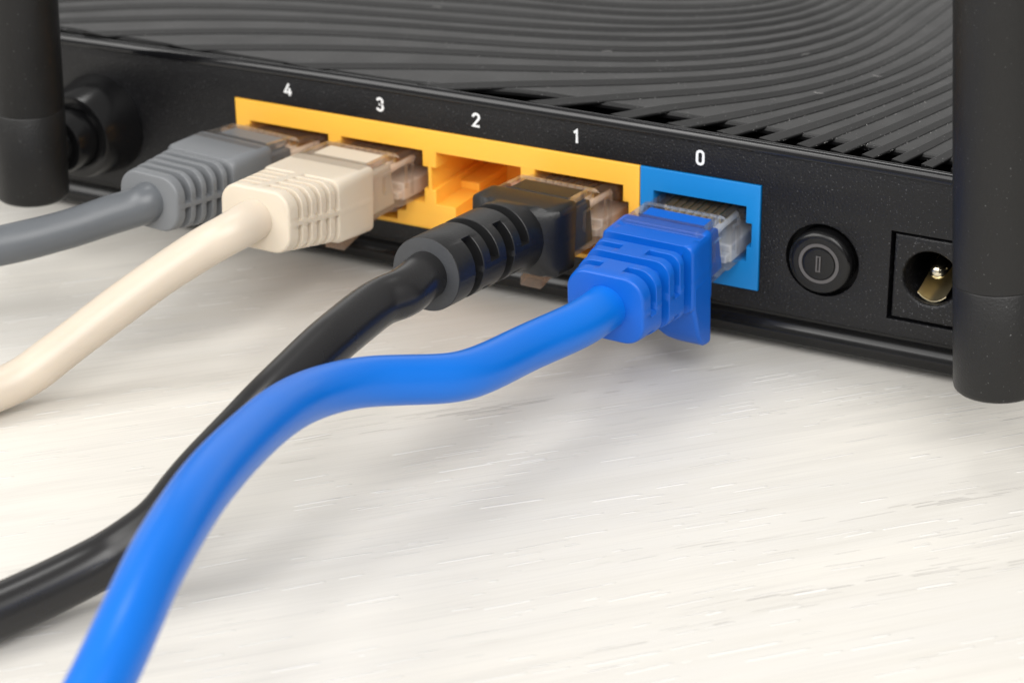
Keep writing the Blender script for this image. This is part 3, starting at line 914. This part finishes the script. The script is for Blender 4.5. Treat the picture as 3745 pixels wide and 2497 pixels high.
def make_cable(key, X, yaw, pit, ox, oz, label, y2, y3, insert_mat, boot_mat, jack_mat, secs, grooves, radius, path, end_round=0.35, skirt=None, latch=True, extra=None, y_in=3.0, load_mat=None, end_mat=None):
    cy, sy = math.cos(math.radians(yaw)), math.sin(math.radians(yaw))
    cp, sp = math.cos(math.radians(pit)), math.sin(math.radians(pit))

    def tf(x, y, z):
        yy = y * cp - z * sp
        zz = y * sp + z * cp
        return (X + ox + x * cy + yy * sy, -yy * cy + x * sy, -6 + oz + zz)

    b0 = tf(0, y2, -4)
    th = empty('network_cable', b0[0], b0[1], -TABLE, label, 'cable', 'network cables plugged into the router')
    # clear plug
    secs_c = [(-11, 5.6, 3.0, 0.25, -0.95), (-10.7, 5.82, 3.15, 0.3, -0.95), (y3 - 0.45, 5.82, 3.15, 0.3, -0.95), (y3 - 0.1, 5.55, 3.3, 0.4, -0.9),
              (y3 + 0.25, 5.45, 3.58, 0.6, -0.62), (y3 + 0.7, 5.45, 3.66, 0.5, -0.56), (y2 + 2.0, 5.55, 3.7, 0.4, -0.56)]
    pm = MB(tf)
    pm.rings([[(px, y, pz_) for px, pz_, _, _ in rrect(hw, hh, r, cz, 64)] for y, hw, hh, r, cz in secs_c])
    plug = pm.build('plug', MAT['clear'], th, sharp=30)
    cut = MB(tf)
    cut.add([(-4.3, y3 + 1.2, 2.0), (4.3, y3 + 1.2, 2.0), (4.3, y2 - 1.6, 2.0), (-4.3, y2 - 1.6, 2.0),
             (-4.35, y3 + 1.1, 4), (4.35, y3 + 1.1, 4), (4.35, y2 - 0.5, 4), (-4.35, y2 - 0.5, 4)],
            [(0, 3, 2, 1), (4, 5, 6, 7), (0, 1, 5, 4), (1, 2, 6, 5), (2, 3, 7, 6), (3, 0, 4, 7)])
    for s in (-1, 1):
        xa, xb = sorted((s * 5.35, s * 6.4))
        cut.box(xa, xb, y3 - 2.1, y3 - 1.3, -1.9, 1.2)
        cut.box(xa, xb, y3 - 3.4, y3 - 2.7, -3.0, 2.6)
        xa, xb = sorted((s * 5.0, s * 6.4))
        cut.box(xa, xb, y3 + 1.6, y3 + 3.4, -1.6, 0.9)
    # slots over the blades, open at the shoulder
    for i in range(8):
        xx = -3.57 + i * 1.02
        cut.box(xx - 0.16, xx + 0.16, y3 - 6.5, y3 - 1.6, 1.95, 3)
    co = cut.build('cutter', MAT['clear'], th)
    md = plug.modifiers.new('cut', 'BOOLEAN')
    md.operation = 'DIFFERENCE'
    md.solver = 'EXACT'
    md.object = co
    bake(plug)
    bpy.data.objects.remove(co)
    for p in plug.data.polygons:
        p.use_smooth = True
    plug.data.set_sharp_from_angle(angle=math.radians(30))
    # coloured jacket clamped inside the clear body
    im = MB(tf)
    im.add([(-5.1, y3 + 0.5, -3.6), (5.1, y3 + 0.5, -3.6), (5.2, y2 + 1.9, -3.7), (-5.2, y2 + 1.9, -3.7),
            (-4.7, y3 + 0.9, 1.72), (4.7, y3 + 0.9, 1.72), (4.9, y2 + 1.9, 1.72), (-4.9, y2 + 1.9, 1.72)],
           [(0, 3, 2, 1), (4, 5, 6, 7), (0, 1, 5, 4), (1, 2, 6, 5), (2, 3, 7, 6), (3, 0, 4, 7)])
    im.build('jacket_insert', insert_mat, plug, bevel=0.3)
    # bar pressed down into the window of the clear body
    br = MB(tf)
    ya, yb_ = y3 + 1.3, y2 - 1.25
    br.add([(-4.15, ya, 1.5), (4.15, ya, 1.5), (4.15, yb_ + 0.3, 1.5), (-4.15, yb_ + 0.3, 1.5), (-4.1, ya + 0.05, 2.85), (4.1, ya + 0.05, 2.85), (4.1, yb_, 2.85), (-4.1, yb_, 2.85)],
           [(0, 3, 2, 1), (4, 5, 6, 7), (0, 1, 5, 4), (1, 2, 6, 5), (2, 3, 7, 6), (3, 0, 4, 7)])
    br.prism_x([(y2 - 1.3, 1.0), (y2 + 1.9, 1.0), (y2 + 1.9, 2.95), (y2 - 0.35, 2.95), (y2 - 1.0, 2.2)], -5.0, 5.0)
    br.build('clamp_bar', insert_mat, plug, bevel=0.1)
    for i in range(8):
        xx = -3.57 + i * 1.02
        MB(tf).box(xx - 0.14, xx + 0.14, y3 - 6.2, y3 - 1.75, 1.0, 2.1).build('contact_blade', MAT['gold'], plug)
        if i == 0:
            wires = MB(tf)
        wires.tube([(xx, y3 + 0.6, 0.2), (xx, y3 - 2, 0.55), (xx, y3 - 6, 0.6)], 0.47, 12)
    cols = [(0.75, 0.4, 0.12), (0.72, 0.7, 0.66)]
    wires.build('wire_ends', load_mat or MAT['lit_wire'], plug)
    MB(tf).box(-5.3, 5.3, y3 - 9.0, y3 - 1.2, -3.6, -1.35).box(-5.3, 5.3, y3 - 1.19, y3 + 0.2, -3.2, -2.2).build('load_bar', load_mat or MAT['lit_wire'], plug, bevel=0.2)
    if latch:
        lt = MB(tf)
        path_l = [(-9.0, -4.0, 2.9), (-7.5, -4.7, 3.0), (-1.5, -4.95, 3.0), (0.2, -5.2, 2.9), (1.2, -5.4, 1.5), (8.6, -7.1, 1.45), (10.2, -7.55, 1.42)]
        rings = []
        for i, (y, z, h) in enumerate(path_l):
            th_ = 0.85 if i < len(path_l) - 2 else 1.15
            rings.append([(-h, y, z - th_), (h, y, z - th_), (h, y, z), (-h, y, z)])
        lt.rings(rings).build('latch', MAT['clear'] if load_mat else MAT['port_lit_clear'], plug, bevel=0.12)
    # boot
    bm_ = MB(tf)
    boot_mesh(bm_, secs, grooves, end_round=end_round)
    boot = bm_.build('boot', boot_mat, th, sharp=38)
    if end_mat:
        dsk = MB(tf)
        ye = secs[-1][0] + end_round + 0.015
        o_ = [(px * 0.985, ye, (pz_ - secs[-1][4]) * 0.985 + secs[-1][4]) for px, pz_, _, _ in rrect(*secs[-1][1:], 72)]
        i_ = [(px * 0.5, ye, (pz_ - secs[-1][4]) * 0.5 + secs[-1][4]) for px, pz_, _, _ in rrect(*secs[-1][1:], 72)]
        dsk.add(o_ + i_, [(j, (j + 1) % 72, 72 + (j + 1) % 72, 72 + j) for j in range(72)])
        dsk.build('cut_face', end_mat, boot)
    if skirt:
        sk = MB(tf)
        # the guard narrows towards its tip
        left = [(-5.98 + (8.0 * ((-4.0 - z) / 7.0) ** 0.8 if z < -4.0 else 0.0), y, z) for y, z in skirt]
        ns = len(skirt)
        sk.add(left + [(5.98, y, z) for y, z in skirt], [tuple(range(ns)), tuple(reversed(range(ns, 2 * ns)))] +
               [(i, ns + i, ns + (i + 1) % ns, (i + 1) % ns) for i in range(ns)])
        sk.build('latch_guard', boot_mat, boot, bevel=0.4, segs=3)
    if extra:
        extra(tf, boot)
    # jacket
    ys, hw, hh, r, cz = secs[-1]
    inside = [tf(0, ys - y_in, cz), tf(0, ys + 0.1, cz)]
    P = [Vector(inside[0]), Vector(inside[1])] + [Vector(p) for p in path[1:]]
    P = relax(catmull(P, 12), 26)
    rnd = random.Random(key)
    ph = [(rnd.uniform(0, 6.3), rnd.uniform(0.6, 1.4)) for _ in range(4)]
    wob = lambda t: radius * (1 + 0.010 * math.sin(9 * ph[0][1] * t + ph[0][0]) + 0.007 * math.sin(31 * ph[1][1] * t + ph[1][0]) + 0.004 * math.sin(70 * ph[2][1] * t + ph[2][0]))
    MB().tube(P, wob, 36).build('cable_jacket', jack_mat, th, sharp=60)
    return th


MAT['scuffed'] = plastic('scuffed_black_rubber', (0.05, 0.052, 0.056), 0.5, grain=30, bump=0.5, dist=0.008, mottling=0.45)
MAT['lit_wire'] = plastic('peach_lit_insulation', (0.80, 0.66, 0.54), 0.4)  # light inside the plug nose put into the colour, peach from the yellow port
MAT['cool_lit_wire'] = plastic('cool_lit_insulation', (0.66, 0.70, 0.74), 0.4)  # same for the blue port: light in the nose put into a cool pale colour
seam = lambda a: abs(a) < 7 or abs(abs(a) - 180) < 7
top_mid = lambda a: abs(a - 90) < 9 or abs(a + 90) < 9

# grey
g_grooves = [(17.3 + i * 1.75, 18.2 + i * 1.75, 1.5, lambda a: not seam(a)) for i in range(5)]
make_cable('grey', 8, -6.1, 5.6, -0.60, 0.44, 'grey network cable with ribbed grey boot in the port marked 4', 10.27, 4.0, MAT['grey_rubber'], MAT['grey_rubber'], MAT['grey_jacket'],
           [(10.1, 5.75, 4.0, 0.7, -0.95), (10.6, 5.85, 4.1, 0.7, -0.95), (16.6, 5.75, 3.95, 1.1, -1.1), (17.2, 5.6, 3.85, 1.8, -1.15), (26.2, 4.7, 3.5, 2.7, -1.4)],
           g_grooves, 2.42, CABLES['grey'] + [[-20, -43, -11], [-45, -58, -15], [-80, -85, -18], [-140, -120, -18.5]])
# cream
w_grooves = [(17.6 + i * 1.75, 18.25 + i * 1.75, 0.8, lambda a: not seam(a) and not top_mid(a)) for i in range(5)]
make_cable('white', 22, -1.8, 3.7, -0.69, 0.42, 'cream network cable with ribbed cream boot in the port marked 3', 10.34, 3.4, MAT['cream_rubber'], MAT['cream_rubber'], MAT['cream_jacket'],
           [(10.1, 5.75, 4.1, 0.6, -1.1), (10.5, 5.85, 4.15, 0.7, -1.1), (16.9, 5.8, 4.1, 1.0, -0.9), (17.5, 5.7, 4.05, 1.6, -0.8), (26.7, 4.95, 3.85, 2.4, 0.1)],
           w_grooves, 2.46, CABLES['white'] + [[-2, -63, -18.5], [-20, -90, -18.5], [-70, -150, -18.5]])
# black
up_dn = lambda a: 8 < a < 172 or -140 < a < -40
sides = lambda a: (-62 < a < 58) or a > 122 or a < -118
k_grooves = [(18.7, 20.4, 1.3, up_dn), (22.1, 23.8, 1.3, sides), (25.5, 27.2, 1.3, up_dn), (28.9, 30.6, 1.3, sides)]
make_cable('black', 50, -2.3, 4.3, -0.81, 0.38, 'black network cable with round slotted boot in the port marked 1', 10.15, 3.4, MAT['black_rubber'], MAT['black_rubber'], MAT['black_jacket'],
           [(9.9, 5.7, 4.15, 0.5, -1.0), (10.3, 5.95, 4.25, 0.6, -1.0), (14.2, 5.95, 4.25, 0.7, -1.0), (15.0, 5.4, 4.2, 1.6, -0.9), (15.6, 4.6, 4.2, 4.1, -0.6), (17.5, 4.45, 4.3, 4.2, -0.3), (34.0, 4.35, 4.25, 4.2, 0.05)],
           k_grooves, 2.72, CABLES['black'] + [[28, -104, -18.2], [10, -130, -18.2], [-40, -170, -18.2]], end_round=0.12, end_mat=MAT['scuffed'])
# blue
full = lambda a: not (abs(a + 90) < 25)
half = lambda a: not (abs(a - 90) < 17) and not (-38 < a < -8) and not (a < -142 and a > -172) and not abs(a + 90) < 30
b_grooves = [(9.2, 10.9, 0.22, lambda a: abs(a - 88) < 40), (20.6, 21.7, 1.0, half), (17.9, 19.4, 1.15, full), (15.6, 16.7, 1.0, half), (13.1, 14.6, 1.15, full)]
skirt = [(8.15, -2.0), (8.15, -10.95), (9.0, -11.0), (9.9, -10.8), (10.8, -10.1), (11.5, -8.9), (11.95, -7.5), (12.3, -6.3), (12.72, -5.2), (12.72, -2.0)]
make_cable('blue', 66, -2.7, -1.9, -0.24, -0.02, 'blue network cable with blue guarded boot in the blue port marked 0', 7.94, 2.86, MAT['blue_rubber'], MAT['blue_rubber'], MAT['blue_jacket'],
           [(7.8, 5.7, 4.2, 0.5, -1.1), (8.2, 5.95, 4.3, 0.7, -1.2), (12.6, 5.95, 4.3, 0.8, -1.2), (13.1, 5.75, 4.25, 1.1, -1.2), (23.0, 4.9, 4.1, 2.6, -1.25)],
           b_grooves, 2.62, CABLES['blue'] + [[66, -123, -5], [64, -140, -11], [56, -160, -16.5], [40, -185, -18.3], [0, -230, -18.3]], skirt=skirt, latch=True, load_mat=MAT['cool_lit_wire'])


# ------------------------------------------------------------------ dust on the black plastic
MAT['dust'] = plastic('dust_fibre', (0.55, 0.54, 0.53), 0.8)
dm = MB()
rnd = random.Random(11)
for k in range(-8, 9):
    for _ in range(26):
        i = rnd.randrange(len(C[k]) - 1)
        p = C[k][i].lerp(C[k][i + 1], rnd.random())
        if p.y < 2 or p.y > 75 or p.x < -30:
            continue
        a, q = rnd.uniform(0, 6.28), rnd.uniform(0.03, 0.075)
        x, y = p.x + rnd.gauss(0, 0.12), p.y - abs(rnd.gauss(0, 0.12)) - 0.05
        z = ZP + 0.01
        dm.add([(x, y, z), (x + q * math.cos(a), y + q * math.sin(a), z), (x - q * math.sin(a), y + q * math.cos(a), z), (x, y, z + q * 1.3)], [(0, 1, 3), (1, 2, 3), (2, 0, 3)])
for x, y in ((66.5, 31.5), (42.5, 22.0), (41.5, 49.5), (78.5, 28.0), (14.0, 30.0), (73.0, 18.5)):
    a = rnd.uniform(0, 6.28)
    pts = [(x, y, ZP + 0.56)]
    for _ in range(5):
        a += rnd.uniform(-1.1, 1.1)
        pts.append((pts[-1][0] + 0.28 * math.cos(a), pts[-1][1] + 0.28 * math.sin(a), ZP + 0.56 + rnd.uniform(0, 0.12)))
    dm.tube(pts, 0.018, 5)
dust = dm.build('dust', MAT['dust'], cover)
dust['kind'] = 'stuff'
